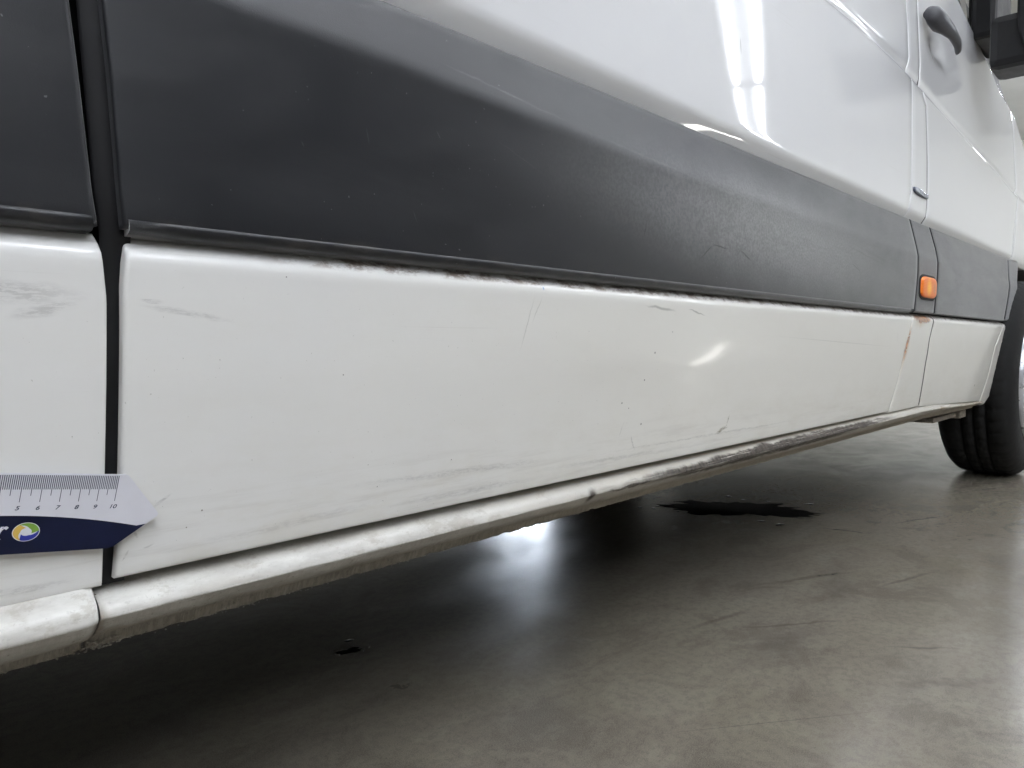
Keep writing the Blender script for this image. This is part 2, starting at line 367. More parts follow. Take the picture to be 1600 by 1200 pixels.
# ------------------------------------------------------------------ van side surface  y = surf(x, z)
def ipl(z, tab):
    if z <= tab[0][0]: return tab[0][1]
    for (a, b), (c, d) in zip(tab, tab[1:]):
        if z <= c: return b+(d-b)*(z-a)/(c-a)
    return tab[-1][1]
LOW = [(.20, .045), (.327, .020), (.35, .0162), (.38, .0115), (.42, .006), (.45, .002), (.48, -.001), (.51, -.0035), (.5235, -.0048), (.529, -.0035), (.536, .004), (.56, .03)]
TRIM = [(.53, -.0075), (.56, -.0085), (.63, -.0095), (.680, -.0087), (.744, .008), (.76, .013)]
UP = [(.70, .045), (.740, .027), (.768, .0135), (.80, .0125), (.90, .0155), (1.03, .0225), (1.28, .036), (1.6, .065), (2.2, .14), (2.5, .22), (2.62, .34)]
ZS = [(1.34, 1.069), (1.5, 1.074), (1.78, 1.072), (1.99, 1.059), (2.3, 1.041), (2.8, 1.014), (3.1, .99)]
RIDGE = [(.2, .695), (.36, .690), (.70, .678), (1.65, .666), (3.2, .655)]
def sm(t): t = min(1, max(0, t)); return t*t*(3-2*t)
def plan(x):
    y = .005*(x-.16)
    if x > 2.85: y -= .0  # flank stays straight
    return y
def surf(x, z, kind):
    if kind == 'trim':
        zr = ipl(x, RIDGE)
        zz = z
        tab = [(.53, -.0075), (.56, -.0085), (.63, -.0095), (zr, -.0087), (.744, .008), (.76, .013)]
    else: tab = LOW if kind == 'low' else UP
    k = .0025
    if kind == 'up':
        w_ = z-.8; a = .0125+.030*w_+.045*w_*w_; b = .027-(z-.740)*.54
        y = (a+b+sqrt((a-b)**2+.0000015))/2 + plan(x)
        if z < .741: y = .027+plan(x)
    else: y = (ipl(z-k, tab)+ipl(z, tab)*2+ipl(z+k, tab))/4 + plan(x)
    if kind == 'up':
        zs = ipl(x, ZS); t = sm((z-zs+.010)/.020)
        y += .009*t + .004*exp(-((z-zs-.012)/.010)**2)
    if kind == 'low':   # shallow dents pressed into the lower door skin
        y -= .0022*exp(-((x-.90)/.10)**2-((z-.44)/.055)**2)
        y += .0016*exp(-((x-.66)/.16)**2-((z-.40)/.05)**2)
        y += .0008*exp(-((x-.93)/.03)**2-((z-.522)/.008)**2)
        y += .0012*exp(-((x-1.35)/.16)**2-((z-.43)/.06)**2)
    if kind == 'up':
        y += .011*exp(-((x-2.115)/.055)**2-((z-1.205)/.030)**2)
        y += .00015*sin(x*7.3+1)*sin(z*9)*sm((z-.8)/.1)
    return y
def val(f, a): return f(a) if callable(f) else f
def poly(tab): return lambda a: ipl(a, tab)

def panel(name, xl, xr, zb, zt, kind, mat, parent, r=.004, ret=.018, dx=.02, dz=.006, zdense=None, off=0.):
    zm0, zm1 = val(zb, (val(xl, .5)+val(xr, .5))/2), None
    xm = (val(xl, zm0)+val(xr, zm0))/2
    z0, z1 = val(zb, xm), val(zt, xm); H = z1-z0
    x0, x1 = val(xl, (z0+z1)/2), val(xr, (z0+z1)/2); Wd = x1-x0
    e = [0, .12*r, .35*r, .65*r, r]
    n = max(1, int(math.ceil((Wd-2*r)/dx)))
    ss = [v/Wd for v in e]+[(r+(Wd-2*r)*i/n)/Wd for i in range(1, n)]+[1-v/Wd for v in reversed(e)]
    if zdense is not None:
        mid = []
        z = z0+r+dz
        while z < z1-r-dz*.5:
            mid.append((z-z0)/H); z += dz if z < zdense else .04
    else:
        m_ = max(1, int(math.ceil((H-2*r)/dz)))
        mid = [(r+(H-2*r)*i/m_)/H for i in range(1, m_)]
    tt = [v/H for v in e]+mid+[1-v/H for v in reversed(e)]
    V, F = [], []; ns, nt = len(ss), len(tt)
    def pos(s, t):
        x = xm; z = z0+t*H
        for _ in range(4):
            z = val(zb, x)+(val(zt, x)-val(zb, x))*t
            x = val(xl, z)+(val(xr, z)-val(xl, z))*s
        return x, z
    for t in tt:
        for s in ss:
            x, z = pos(s, t)
            ds, dt = min(s, 1-s)*Wd, min(t, 1-t)*H
            q = min(r, math.hypot(max(0, r-ds), max(0, r-dt)))
            V.append((x, surf(x, z, kind)+off+r-sqrt(max(0, r*r-q*q)), z))
    for j in range(nt-1):
        for i in range(ns-1): F.append((j*ns+i, j*ns+i+1, (j+1)*ns+i+1, (j+1)*ns+i))
    ring = [i for i in range(ns)]+[j*ns+ns-1 for j in range(1, nt)]+[(nt-1)*ns+i for i in range(ns-2, -1, -1)]+[j*ns for j in range(nt-2, 0, -1)]
    b = len(V)
    for k in ring: V.append((V[k][0], V[k][1]+ret, V[k][2]))
    L = len(ring)
    for k in range(L): F.append((ring[k], b+k, b+(k+1) % L, ring[(k+1) % L]))
    return mesh(name, V, F, mat, parent)

# ------------------------------------------------------------------ the hall
HA = radians(-24.1)                                     # the lamp rows run this way; the van stands askew to them
ca, sa = cos(HA), sin(HA)
def hall(a, b, z): return (ca*a-sa*b, sa*a+ca*b, z)
A0, A1, B0, B1, HZ = -13., 15.8, -9., 15., 4.6
def quad(name, pts, mat, kind='structure'):
    o = mesh(name, pts, [tuple(range(len(pts)))], mat, None, False); o['kind'] = kind; return o
FX = 60
quad('floor', [(-FX, -FX, 0), (FX, -FX, 0), (FX, FX, 0), (-FX, FX, 0)], M['floor'])
quad('ceiling', [hall(A0-.3, B0-.3, HZ), hall(A0-.3, B1+.3, HZ), hall(A1+.3, B1+.3, HZ), hall(A1+.3, B0-.3, HZ)], M['ceil'])
def ribbed(name, p, q, label, mat='hwall'):
    # wall of horizontal sheet ribs: real profile
    p, q = Vector(p), Vector(q); d = (q-p).normalized(); nrm = Vector((-d.y, d.x, 0))
    V, F = [], []; z = 0.
    prof = []
    while z < HZ: prof += [(z, 0), (z+.088, 0), (z+.092, -.006), (z+.100, -.006)]; z += .104
    prof = [(a, b) for a, b in prof if a < HZ]+[(HZ, 0)]
    for a, b in prof:
        for e in (p, q): V.append((e.x+nrm.x*b, e.y+nrm.y*b, a))
    for i in range(len(prof)-1): F.append((2*i, 2*i+1, 2*i+3, 2*i+2))
    o = mesh(name, V, F, M[mat], None, False)
    return tag(o, label, 'wall')
ribbed('hall_wall', hall(A1, B1, 0), hall(A1, B0, 0), 'cream ribbed hall wall beyond the front of the van, seen past the mirror')
ribbed('hall_wall', hall(A1, B0, 0), hall(A0, B0, 0), 'dark grey hall wall on the camera side, mirrored in the van side', 'hdark')
ribbed('hall_wall', hall(A0, B1, 0), hall(A1, B1, 0), 'pale hall wall on the far side of the van')
ribbed('hall_wall', hall(A0, B0, 0), hall(A0, B1, 0), 'dark grey hall wall behind the rear of the van', 'hdark')

def lamp_row(b, runs, label, z=HZ-.25, gap=.27, w=.09):
    o = empty('ceiling_light_row', hall(0, b, z), label, 'ceiling light', 'rows of ceiling tube lights', HA)
    for a0, a1 in runs:
        bm = bmesh.new(); box(bm, (a0-.02, -gap/2-.10, .05), (a1+.02, gap/2+.10, .11)); bm_obj('housing', bm, M['lamp_case'], o, bevel=.01, local=True)
        for s in (-1, 1):
            V, F = [], []; N = 8
            for a in (a0, a1):
                for k in range(N): V.append((a, s*gap/2+cos(2*pi*k/N)*w/2, .015+sin(2*pi*k/N)*.02))
            for k in range(N): F.append((k, (k+1) % N, N+(k+1) % N, N+k))
            F += [tuple(range(N)), tuple(range(N, 2*N))]
            mesh('tube', V, F, M['tube'], o, False, local=True)
    return o
RUNS = [(1.0+3.0*i, 3.7+3.0*i) for i in range(5)]
lamp_row(.43, RUNS, 'twin tube lamp row above the van side, reflected as two white streaks', z=4.0, gap=.27, w=.034)
lamp_row(-5.2, [(-4.2, -1.5), (-1.2, 1.5), (1.8, 3.4)], 'twin tube lamp row nearest the wall on the camera side')
lamp_row(-2.4, [(-1.2, 1.5), (1.8, 4.0)], 'twin tube lamp row second from the wall on the camera side')
lamp_row(6.2, [(5.+3*i, 7.7+3*i) for i in range(3)], 'twin tube lamp row beyond the nose of the van')
lamp_row(11.0, [(-6., -3.3), (-3., -.3)]+[(3.+3*i, 5.7+3*i) for i in range(3)], 'twin tube lamp row farthest beyond the van')
# bright daylight opening in the far wall; the floor under the van mirrors it
win = empty('wall_window', hall(6.97, B1-.02, 1.0), 'bright daylight window in the far wall, mirrored in the floor under the van', 'window', None, HA)
bm = bmesh.new(); box(bm, (-.58, -.03, 0), (.58, -.005, 1.6)); bm_obj('pane', bm, M['daylight'], win, local=True)
for a, b in (((-.65, -.08, -.07), (-.58, 0, 1.67)), ((.58, -.08, -.07), (.65, 0, 1.67)), ((-.58, -.08, -.07), (.58, 0, 0)), ((-.58, -.08, 1.6), (.58, 0, 1.67))):
    bm = bmesh.new(); box(bm, a, b); bm_obj('frame', bm, M['lamp_case'], win, local=True)

# ------------------------------------------------------------------ the van
van = empty('van', (1.1, 1.0, 0), 'white panel van with dark grey side trim and a scraped dirty sill', 'van')
def part(*a, **k): return panel(*a, **k)

# seams (x as a function of z)
xDoorRearTrim = poly([(.54, .1633), (.562, .1615), (.598, .1596), (.634, .1575), (.668, .1549), (.76, .148)])
xDoorRearLow = poly([(.32, .1617), (.349, .1630), (.394, .1637), (.507, .1637), (.5317, .1657), (.55, .168)])
xRearTrim = poly([(.54, .1502), (.56, .1474), (.595, .1445), (.633, .1412), (.663, .1385), (.76, .131)])
xRearLow = poly([(.324, .1547), (.50, .1549), (.53, .152), (.55, .150)])
xS1low = poly([(.316, 1.7335), (.3965, 1.7626), (.4666, 1.7798), (.53, 1.8038), (.55, 1.806)])
xS2low = poly([(.29, 1.978), (.3236, 1.9725), (.42, 1.960), (.48, 1.9600), (.53, 1.9794), (.55, 1.98)])
xS1trim = poly([(.548, 1.7976), (.6216, 1.8095), (.685, 1.8117), (.747, 1.8022)])
xS2trim = poly([(.5475, 1.9635), (.6325, 1.976), (.6935, 1.9827), (.747, 1.9656)])
xS1up = poly([(.735, 1.800), (.754, 1.8046), (.775, 1.8107), (.808, 1.825), (1.0385, 1.8444), (1.0907, 1.8439), (1.1166, 1.8614), (1.2446, 1.8591), (2.5, 1.85)])
xS2up = poly([(.735, 1.940), (.758, 1.9465), (.7976, 1.9574), (.9032, 1.9632), (1.0296, 1.9595), (1.0432, 1.9400), (1.08, 1.940), (1.1266, 1.951), (1.275, 1.9498), (2.5, 1.945)])
xFdLow = poly([(.287, 2.6805), (.3625, 2.7154), (.4629, 2.7374), (.53, 2.83), (.55, 2.86)])
xArch = poly([(.262, 2.735), (.3247, 2.877), (.3979, 2.9349), (.4621, 2.9607), (.50, 3.0), (.5467, 3.06)])
xFtrim = poly([(.5487, 2.8119), (.6072, 2.8473), (.6925, 2.8913), (.7518, 2.9401)])
xArchT = poly([(.5472, 2.950), (.6126, 2.9809), (.6805, 3.0424), (.771, 3.16)])
xFup = poly([(.745, 3.02), (.8361, 3.058), (1.0065, 3.1632), (1.2286, 3.1484), (1.3147, 3.1322)])
def plus(f, d): return lambda a: f(a)+d

# sliding door
door = bpy.data.objects.new('sliding_door', None)
def white_door():
    o = part('sliding_door', xDoorRearLow, plus(xS1low, -.0015), lambda x: .3262-.0035*sm((x-.2)/1.4), .5385, 'low', M['white'], van, r=.0030, ret=.014, dx=.012, dz=.0045)
    return o
door = white_door()
door['label'] = 'white lower door skin, scuffed, above the sill'
part('upper_panel', plus(xDoorRearTrim, 0), plus(xS1up, -.002), .736, 2.5, 'up', M['white'], door, r=.0035, ret=.02, dx=.03, dz=.006, zdense=1.16)
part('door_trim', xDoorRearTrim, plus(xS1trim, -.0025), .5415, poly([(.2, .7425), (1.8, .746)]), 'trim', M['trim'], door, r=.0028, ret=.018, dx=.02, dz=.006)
# thin lip of the trim along its lower edge
def strip(name, xa, xb, prof, mat, parent, dx=.03, jag=None):
    n = max(2, int((val(xb, .3)-val(xa, .3))/dx)); V, F = [], []; m = len(prof)
    for i in range(n+1):
        s = i/n
        for k, (z, y) in enumerate(prof):
            x = val(xa, z)+(val(xb, z)-val(xa, z))*s
            yy, zz = y+plan(x), z
            if jag: yy, zz = jag(k, x, yy, zz)
            V.append((x, yy, zz))
    for i in range(n):
        for k in range(m-1): F.append((i*m+k, (i+1)*m+k, (i+1)*m+k+1, i*m+k+1))
    F.append(tuple(range(m-1, -1, -1))); F.append(tuple(n*m+k for k in range(m)))
    return mesh(name, V, F, mat, parent)
lip = [(.5475, -.0070), (.5462, -.0088), (.5440, -.0092), (.5410, -.0082), (.5385, -.0050), (.5378, .000), (.5375, .010)]
strip('trim_lip', plus(xDoorRearTrim, .003), plus(xS1trim, -.004), lip, M['trim'], door)

# pillar between the doors
pil = part('pillar', plus(xS1up, .002), plus(xS2up, -.0045), .736, 2.5, 'up', M['white'], van, r=.003, ret=.02, dx=.02, dz=.006, zdense=1.16)
part('pillar_foot', plus(xS1low, .0008), plus(xS2low, -.005), .3195, .5385, 'low', M['white'], pil, r=.0020, ret=.02, dx=.012, dz=.005)
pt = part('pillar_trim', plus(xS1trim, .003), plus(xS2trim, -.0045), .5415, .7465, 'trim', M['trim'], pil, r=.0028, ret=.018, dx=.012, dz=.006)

# front door
zFtop = poly([(1.9, 1.50), (2.15, 1.462), (2.385, 1.4222), (2.5565, 1.3895), (2.831, 1.3319), (2.9056, 1.3095), (3.2, 1.2745)])
zFbot = poly([(1.95, .3185), (2.2627, .3065), (2.66, .2895), (2.75, .286)])
fd = part('front_door', plus(xS2up, .0045), plus(xFup, -.004), .736, zFtop, 'up', M['white'], van, r=.0035, ret=.02, dx=.012, dz=.006)
part('lower_skin', plus(xS2low, .005), plus(xFdLow, -.0018), zFbot, .5385, 'low', M['white'], fd, r=.003, ret=.016, dx=.02, dz=.005)
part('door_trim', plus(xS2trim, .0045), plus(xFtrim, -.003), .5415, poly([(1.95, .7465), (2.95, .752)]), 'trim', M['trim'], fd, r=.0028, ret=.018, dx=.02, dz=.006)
# side windows: glass set in, black seal along the belt line
def belt(xa, xb, off0, off1, mat, name, parent, dz0=.0, dz1=.02, dep=.0, n=30):
    V, F = [], []
    for i in range(n+1):
        x = xa+(xb-xa)*i/n; z = zFtop(x); y = surf(x, z, 'up')
        V += [(x, y+off0, z+dz0), (x, y+off1, z+dz1), (x, y+off1+.03, z+dz1), (x, y+off0+.03, z+dz0)]
    for i in range(n):
        for k in range(4): F.append((4*i+k, 4*i+4+k, 4*i+4+(k+1) % 4, 4*i+(k+1) % 4))
    F += [(3, 2, 1, 0), (4*n, 4*n+1, 4*n+2, 4*n+3)]
    return mesh(name, V, F, mat, parent, False)
belt(1.96, 3.10, .006, .010, M['rubber'], 'window_seal', fd, .001, .022)
V = [(x, surf(x, z, 'up')+.024, z) for x, z in ((2.02, 1.48), (2.55, 1.40), (2.64, 1.38), (2.64, 2.2), (2.02, 2.2))]
V += [(a, b+.005, c) for a, b, c in V]
wn = mesh('window_glass', V, [(0, 1, 2, 3, 4), (9, 8, 7, 6, 5)]+[(i, i+5, (i+1) % 5+5, (i+1) % 5) for i in range(5)], M['glass'], fd, False)
bm = bmesh.new(); box(bm, (2.60, .05, 1.37), (2.66, .09, 2.2)); bm_obj('window_post', bm, M['blackpl'], fd, bevel=.006)
belt(2.66, 3.14, .012, .10, M['blackpl'], 'quarter_trim', fd, .0225, .30)

# door handle: thick rear boss, thin forward grip, seen from behind
def loft(name, secs, mat, parent, N=20, power=2.4):
    V, F = [], []
    for x, y, z, ry, rz in secs:
        for k in range(N):
            a = 2*pi*k/N; c, s_ = cos(a), sin(a)
            V.append((x, y+ry*math.copysign(abs(c)**(2/power), c), z+rz*math.copysign(abs(s_)**(2/power), s_)))
    m = len(secs)
    for i in range(m-1):
        for k in range(N): F.append((i*N+k, i*N+(k+1) % N, (i+1)*N+(k+1) % N, (i+1)*N+k))
    F += [tuple(range(N-1, -1, -1)), tuple((m-1)*N+k for k in range(N))]
    return mesh(name, V, F, mat, parent)
H = loft('door_handle', [(1.983, .044, 1.250, .006, .008), (1.986, .036, 1.250, .012, .017), (2.000, .031, 1.247, .017, .023), (2.025, .027, 1.243, .018, .026),
                         (2.045, .020, 1.238, .013, .023), (2.08, .013, 1.231, .010, .018), (2.11, .012, 1.226, .009, .016), (2.138, .011, 1.219, .009, .014),
                         (2.160, .014, 1.211, .008, .012), (2.168, .018, 1.206, .004, .006)], M['handle'], fd)

# front wing and wheel arch pieces
wing = part('front_wing', plus(xFup, .004), 4.1, .745, poly([(3.0, 1.30), (3.2, 1.2745), (3.368, 1.20), (3.7, 1.10), (4.1, 1.0)]), 'up', M['white'], van, r=.004, ret=.03, dx=.04, dz=.012)
part('arch_corner', plus(xFdLow, .0018), plus(xArch, 0), poly([(2.6, .2915), (2.70, .276), (2.78, .270), (3, .30)]), .5385, 'low', M['white'], wing, r=.008, ret=.05, dx=.012, dz=.006)
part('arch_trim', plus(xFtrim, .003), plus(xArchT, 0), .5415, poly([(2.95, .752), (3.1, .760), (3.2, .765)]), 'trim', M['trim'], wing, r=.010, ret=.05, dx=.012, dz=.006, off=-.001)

# rear body side
rear = part('rear_side_panel', -.62, xRearLow, .3235, .5385, 'low', M['white'], van, r=.0022, ret=.012, dx=.02, dz=.005)
part('upper_panel', -2.2, plus(xDoorRearTrim, -.008), .736, 2.5, 'up', M['white'], rear, r=.004, ret=.02, dx=.06, dz=.01, zdense=1.16)
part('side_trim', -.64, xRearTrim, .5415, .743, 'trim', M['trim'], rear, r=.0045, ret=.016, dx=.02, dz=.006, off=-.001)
strip('trim_lip', -.62, plus(xRearTrim, -.0035), [(z, y-.001) for z, y in lip], M['trim'], rear)

# gap between rear panel and door: rubber strip and dark channel
V, F = [], []
gz = [.322+.02*i for i in range(23)]
for z in gz:
    xa = min(xRearLow(min(z, .55))-.0005, .150) if z < .54 else xRearTrim(z)+.006+.001*(z-.54)/.2
    if z >= .50: xa = ipl(z, [(.5, .1545), (.53, .1545), (.545, .1520), (.56, .1500), (.60, .1478), (.64, .1455), (.70, .1425), (.8, .14)])
    xb = .170
    kind = 'low' if z < .53 else 'trim'
    y = surf(.16, min(z, .5) if z < .56 else z, kind)+.0075
    V += [(xa, y+.002, z), (xa+.0012, y, z), (xb, y, z), (xb, y+.004, z)]
for i in range(len(gz)-1):
    for k in range(3): F.append((4*i+k, 4*i+k+1, 4*i+4+k+1, 4*i+4+k))
mesh('door_seal', V, F, M['rubber'], van)

def seam_seal(name, fx, kind, z0, z1, w, parent, dep=.0022):
    V, F = [], []; n = 60
    for i in range(n+1):
        z = z0+(z1-z0)*i/n; x = fx(z)
        for a, b in ((-w, dep), (w, dep)): V.append((x+a, surf(x+a, z, kind)+b, z))
    for i in range(n): F.append((2*i, 2*i+1, 2*i+3, 2*i+2))
    return mesh(name, V, F, M['rubber'], parent, False)
seam_seal('door_seal', plus(xS2low, -.0005), 'low', .322, .536, .0085, fd, .0012)
seam_seal('door_seal', plus(xS2up, 0), 'up', .742, 1.5, .0058, fd)
seam_seal('door_seal', plus(xFup, 0), 'up', .77, 1.27, .0055, fd, .003)

# sill (rocker): rounded top, sharp crease, dirty lower flange
SP = [(.3215, .055), (.3212, .044), (.3195, .0345), (.3170, .0265), (.3140, .0212), (.3100, .0178), (.3065, .0163), (.3050, .0160), (.3042, .0163),
      (.3028, .0180), (.3000, .0205), (.2960, .0240), (.2920, .0285), (.2895, .0325), (.2880, .0400), (.2862, .0420), (.2820, .0440), (.2775, .0455), (.2775, .0480), (.30, .055)]
def jag_door(k, x, y, z):
    f = sm((x-1.95)/.75)
    z2 = .302+(z-.302)*(1-.30*f)-.020*f
    y2 = y+.010*f
    if k in (17, 18):
        z2 += .0007*mnoise.noise((x*110, 3.1, 0))+.0006*mnoise.noise((x*333, 9.1, 0)) + .0010*sm(mnoise.noise((x*60, 1, 5))*2)
    y2 += .0006*mnoise.noise((x*30, z*90, 2.)) if k > 7 else .0003*mnoise.noise((x*9, z*30, 1.))
    return y2, z2
sill = strip('sill', .1515, 2.725, SP, M['sill'], van, dx=.003, jag=jag_door)
# rear sill: fuller and joined to the side panel without a gap
SR = [(.330, .0215), (.3265, .0215), (.3235, .0200), (.3195, .0150), (.3150, .0108), (.3110, .0088), (.3070, .0082), (.3055, .0082), (.3045, .0086),
      (.3030, .0105), (.3000, .0132), (.2960, .0170), (.2920, .0215), (.2890, .0270), (.2875, .0380), (.2860, .0405), (.2820, .0425), (.2775, .0440), (.2775, .047), (.30, .055)]
def jag_rear(k, x, y, z):
    if k in (17, 18): z += .0006*mnoise.noise((x*120, 7.1, 0))+.001*mnoise.noise((x*500, 9.1, 0))
    e = sm((x-.140)/.0095); y += .004*e*e
    return y, z
strip('rear_sill', -.62, .1490, SR, M['sill'], van, dx=.003, jag=jag_rear)
# lumps of dried mud on the sill flange
V, F = [], []
def lump(x, y, z, s):
    b = len(V); pts = [(0, 0, 1), (1, 0, 0), (0, 1, 0), (-1, 0, 0), (0, -1, 0), (0, 0, -1)]
    for p in pts:
        V.append((x+p[0]*s*random.uniform(.7, 1.6), y+p[1]*s*random.uniform(.5, 1), z+p[2]*s*random.uniform(.4, .9)))
    for t in ((0, 1, 2), (0, 2, 3), (0, 3, 4), (0, 4, 1), (5, 2, 1), (5, 3, 2), (5, 4, 3), (5, 1, 4)): F.append(tuple(b+i for i in t))
for i in range(520):
    x = .10+1.1*random.random()**1.8
    lump(x, plan(x)+.044+random.uniform(-.001, .001), .2778+random.gauss(.0006, .0010), random.uniform(.0003, .0009))
for i in range(60):
    x = random.uniform(.148, .170); lump(x, plan(x)+.042, random.uniform(.277, .283), random.uniform(.0005, .0012))
for i in range(26):
    x = .1503+random.gauss(0, .0009); z = random.uniform(.296, .327); lump(x, .0215+abs(z-.304)*.3, z, random.uniform(.0003, .0008))
mud = mesh('mud_crust', V, F, M['mud'], van, False); mud['kind'] = 'stuff'

# bracket below the front end of the sill
bm = bmesh.new(); box(bm, (2.34, .085, .243), (2.66, .15, .258)); box(bm, (2.60, .075, .238), (2.68, .14, .262)); bm_obj('jacking_bracket', bm, M['mud'], van, bevel=.004)

# dark inner body, floor pan, roof, far side, nose: what shades the ground
bm = bmesh.new()
box(bm, (-2.2, .075, .33), (2.72, 1.93, .36)); box(bm, (-2.2, .30, .27), (2.5, .42, .33)); box(bm, (-2.2, 1.58, .27), (2.5, 1.70, .33)); box(bm, (-1.6, .85, .24), (2.2, 1.05, .33))
bm_obj('floor_pan', bm, M['under'], van)
bm = bmesh.new(); box(bm, (2.73, .42, .235), (4.08, 1.58, .52)); bm_obj('engine_tray', bm, M['under'], van, bevel=.03)
bm = bmesh.new(); box(bm, (4.02, .12, .26), (4.16, 1.90, .62)); bm_obj('front_bumper', bm, M['blackpl'], van, bevel=.03)
bm = bmesh.new(); box(bm, (-2.2, .062, .34), (2.70, .085, .74)); box(bm, (-2.2, .075, .741), (2.92, .12, 1.20)); box(bm, (-2.2, .40, 1.2), (2.0, .44, 2.45)); bm_obj('inner_body', bm, M['void'], van)
bm = bmesh.new(); box(bm, (-2.2, 1.95, .30), (2.75, 2.0, 2.3)); bm_obj('far_side_panel', bm, M['white'], van, bevel=.01)
bm = bmesh.new()
rf = [(.22, 2.48), (.34, 2.60), (.7, 2.66), (1.3, 2.66), (1.7, 2.60), (1.99, 2.28)]
vs = [[bm.verts.new((x, y, z)) for y, z in rf] for x in (-2.2, 2.4)]
for k in range(len(rf)-1): bm.faces.new((vs[0][k], vs[1][k], vs[1][k+1], vs[0][k+1]))
bmesh.ops.solidify(bm, geom=list(bm.faces), thickness=.02); bm_obj('roof', bm, M['white'], van)
bm = bmesh.new(); box(bm, (-2.23, .06, .36), (-2.2, 1.97, 2.5)); bm_obj('rear_doors', bm, M['white'], van)
bm = bmesh.new()
nose = [(3.1, 1.18), (3.5, 1.12), (3.95, .98), (4.15, .80), (4.18, .35), (3.95, .28)]
vs = [[bm.verts.new((x, y, z)) for x, z in nose] for y in (.10, 1.93)]
for k in range(len(nose)-1): bm.faces.new((vs[0][k], vs[1][k], vs[1][k+1], vs[0][k+1]))
bmesh.ops.solidify(bm, geom=list(bm.faces), thickness=.02); bm_obj('bonnet', bm, M['white'], van)
V = [(2.4, .30, 2.55), (2.4, 1.75, 2.55), (3.35, 1.85, 1.20), (3.35, .18, 1.20)]; V += [(a+.01, b, c+.01) for a, b, c in V]
mesh('windscreen', V, [(0, 1, 2, 3), (7, 6, 5, 4)]+[(i, i+4, (i+1) % 4+4, (i+1) % 4) for i in range(4)], M['glass'], van, False)
# wheel arch liner
V, F = [], []; N = 24
for i in range(N+1):
    a = pi*i/N; x = 3.24+.40*cos(a)*1.0; z = .36+.41*sin(a)
    V += [(x, .045, z), (x, .40, z)]
for i in range(N): F.append((2*i, 2*i+1, 2*i+3, 2*i+2))
b = len(V); V += [(3.24, .40, .40)]
for i in range(N): F.append((2*i+1, b, 2*i+3))
V += [(2.84, .045, .36), (2.84, .40, .36), (2.74, .05, .268), (2.76, .40, .268)]; F.append((b+1, b+2, b+4, b+3))
mesh('arch_liner', V, F, M['under'], van)

# marker light
def rounded(cx, cz, hw, hh, rr, n=6, sh=0.):
    P = []
    for q, (sx, sz) in enumerate(((1, 1), (-1, 1), (-1, -1), (1, -1))):
        for k in range(n+1):
            a = (q+k/n)*pi/2; P.append((cx+sx*(hw-rr[0])+rr[0]*cos(a), cz+sz*(hh-rr[1])+rr[1]*sin(a)))
    return P
def plate(name, P, kind, offs, mat, parent, shrink=.9):
    # closed plate: outer ring at the surface, inner ring proud, fan
    cx = sum(p[0] for p in P)/len(P); cz = sum(p[1] for p in P)/len(P); V, F = [], []; N = len(P)
    for (o, s_) in offs:
        for x, z in P:
            xx, zz = cx+(x-cx)*s_, cz+(z-cz)*s_; V.append((xx, surf(xx, zz, kind)+o, zz))
    for j in range(len(offs)-1):
        for k in range(N): F.append((j*N+k, j*N+(k+1) % N, (j+1)*N+(k+1) % N, (j+1)*N+k))
    F.append(tuple((len(offs)-1)*N+k for k in range(N)))
    return mesh(name, V, F, mat, parent)
mk = plate('marker_light', rounded(1.893, .5985, .070, .0285, (.034, .014)), 'trim', [(.002, 1.0), (-.0012, 1.0), (-.0012, .97)], M['rubber'], pil)
t = NT('amber_lens'); X, Y, Z = t.xyz()
rib = t.n('ShaderNodeTexWave', wave_type='BANDS', bands_direction='Z'); t.link(t.tc, rib.inputs[0]); rib.inputs['Scale'].default_value = 90
core = t.mark((1.893, .625), (1.875, .572), .028, t.tc, .9); cir = t.mark((1.925, .597), (1.93, .597), .014, t.tc, .5)
amb = t.mix(core, (.85, .20, .01, 1), (1., .50, .0, 1)); amb = t.mix(t.math('MULTIPLY', cir, .55), amb, (.55, .22, .08, 1))
t.set(Base_Color=amb, Roughness=.35, Coat_Weight=.1, Normal=t.bump(rib.outputs['Fac'], .3, .001))
t.b.inputs['Subsurface Weight'].default_value = .3; t.b.inputs['Subsurface Radius'].default_value = (.01, .004, .001)
M['amber'] = t.m
plate('lens', rounded(1.893, .5985, .062, .0235, (.030, .0125)), 'trim', [(-.0010, 1.0), (-.0038, .99), (-.0055, .94), (-.0062, .80), (-.0066, .4)], M['amber'], mk)

# badge on the pillar
bd = plate('badge', [(1.838, .8215), (1.875, .8225), (1.915, .8200), (1.950, .8180), (1.950, .8090), (1.925, .8075), (1.885, .8080), (1.855, .8095), (1.838, .8125)], 'up',
           [(.001, 1.), (-.0035, 1.), (-.004, .97)], M['badge_dark'], pil)
plate('badge_face', [(1.842, .8215), (1.875, .8225), (1.915, .8200), (1.948, .8180), (1.948, .8105), (1.925, .8092), (1.885, .8100), (1.858, .8112), (1.843, .8137)], 'up',
      [(-.0040, 1.), (-.0050, 1.), (-.0052, .97)], M['chrome'], bd)
V, F = [], []
def stroke(x0, z0, x1, z1, w):
    b = len(V); dx, dz = x1-x0, z1-z0; L = math.hypot(dx, dz); nx, nz = -dz/L*w/2, dx/L*w/2
    for x, z in ((x0+nx, z0+nz*1), (x1+nx, z1+nz), (x1-nx, z1-nz), (x0-nx, z0-nz)): V.append((x, surf(x, z, 'up')-.0056, z))
    F.append((b, b+1, b+2, b+3))
for st in [(1.866, .8190, 1.880, .8190, .001), (1.881, .8190, 1.881, .8130, .004), (1.896, .8180, 1.896, .8130, .003), (1.905, .8175, 1.912, .8130, .003),
           (1.912, .8130, 1.920, .8170, .003), (1.926, .8165, 1.940, .8165, .001), (1.928, .8165, 1.928, .8120, .003), (1.928, .8120, 1.941, .8120, .001)]: stroke(*st)
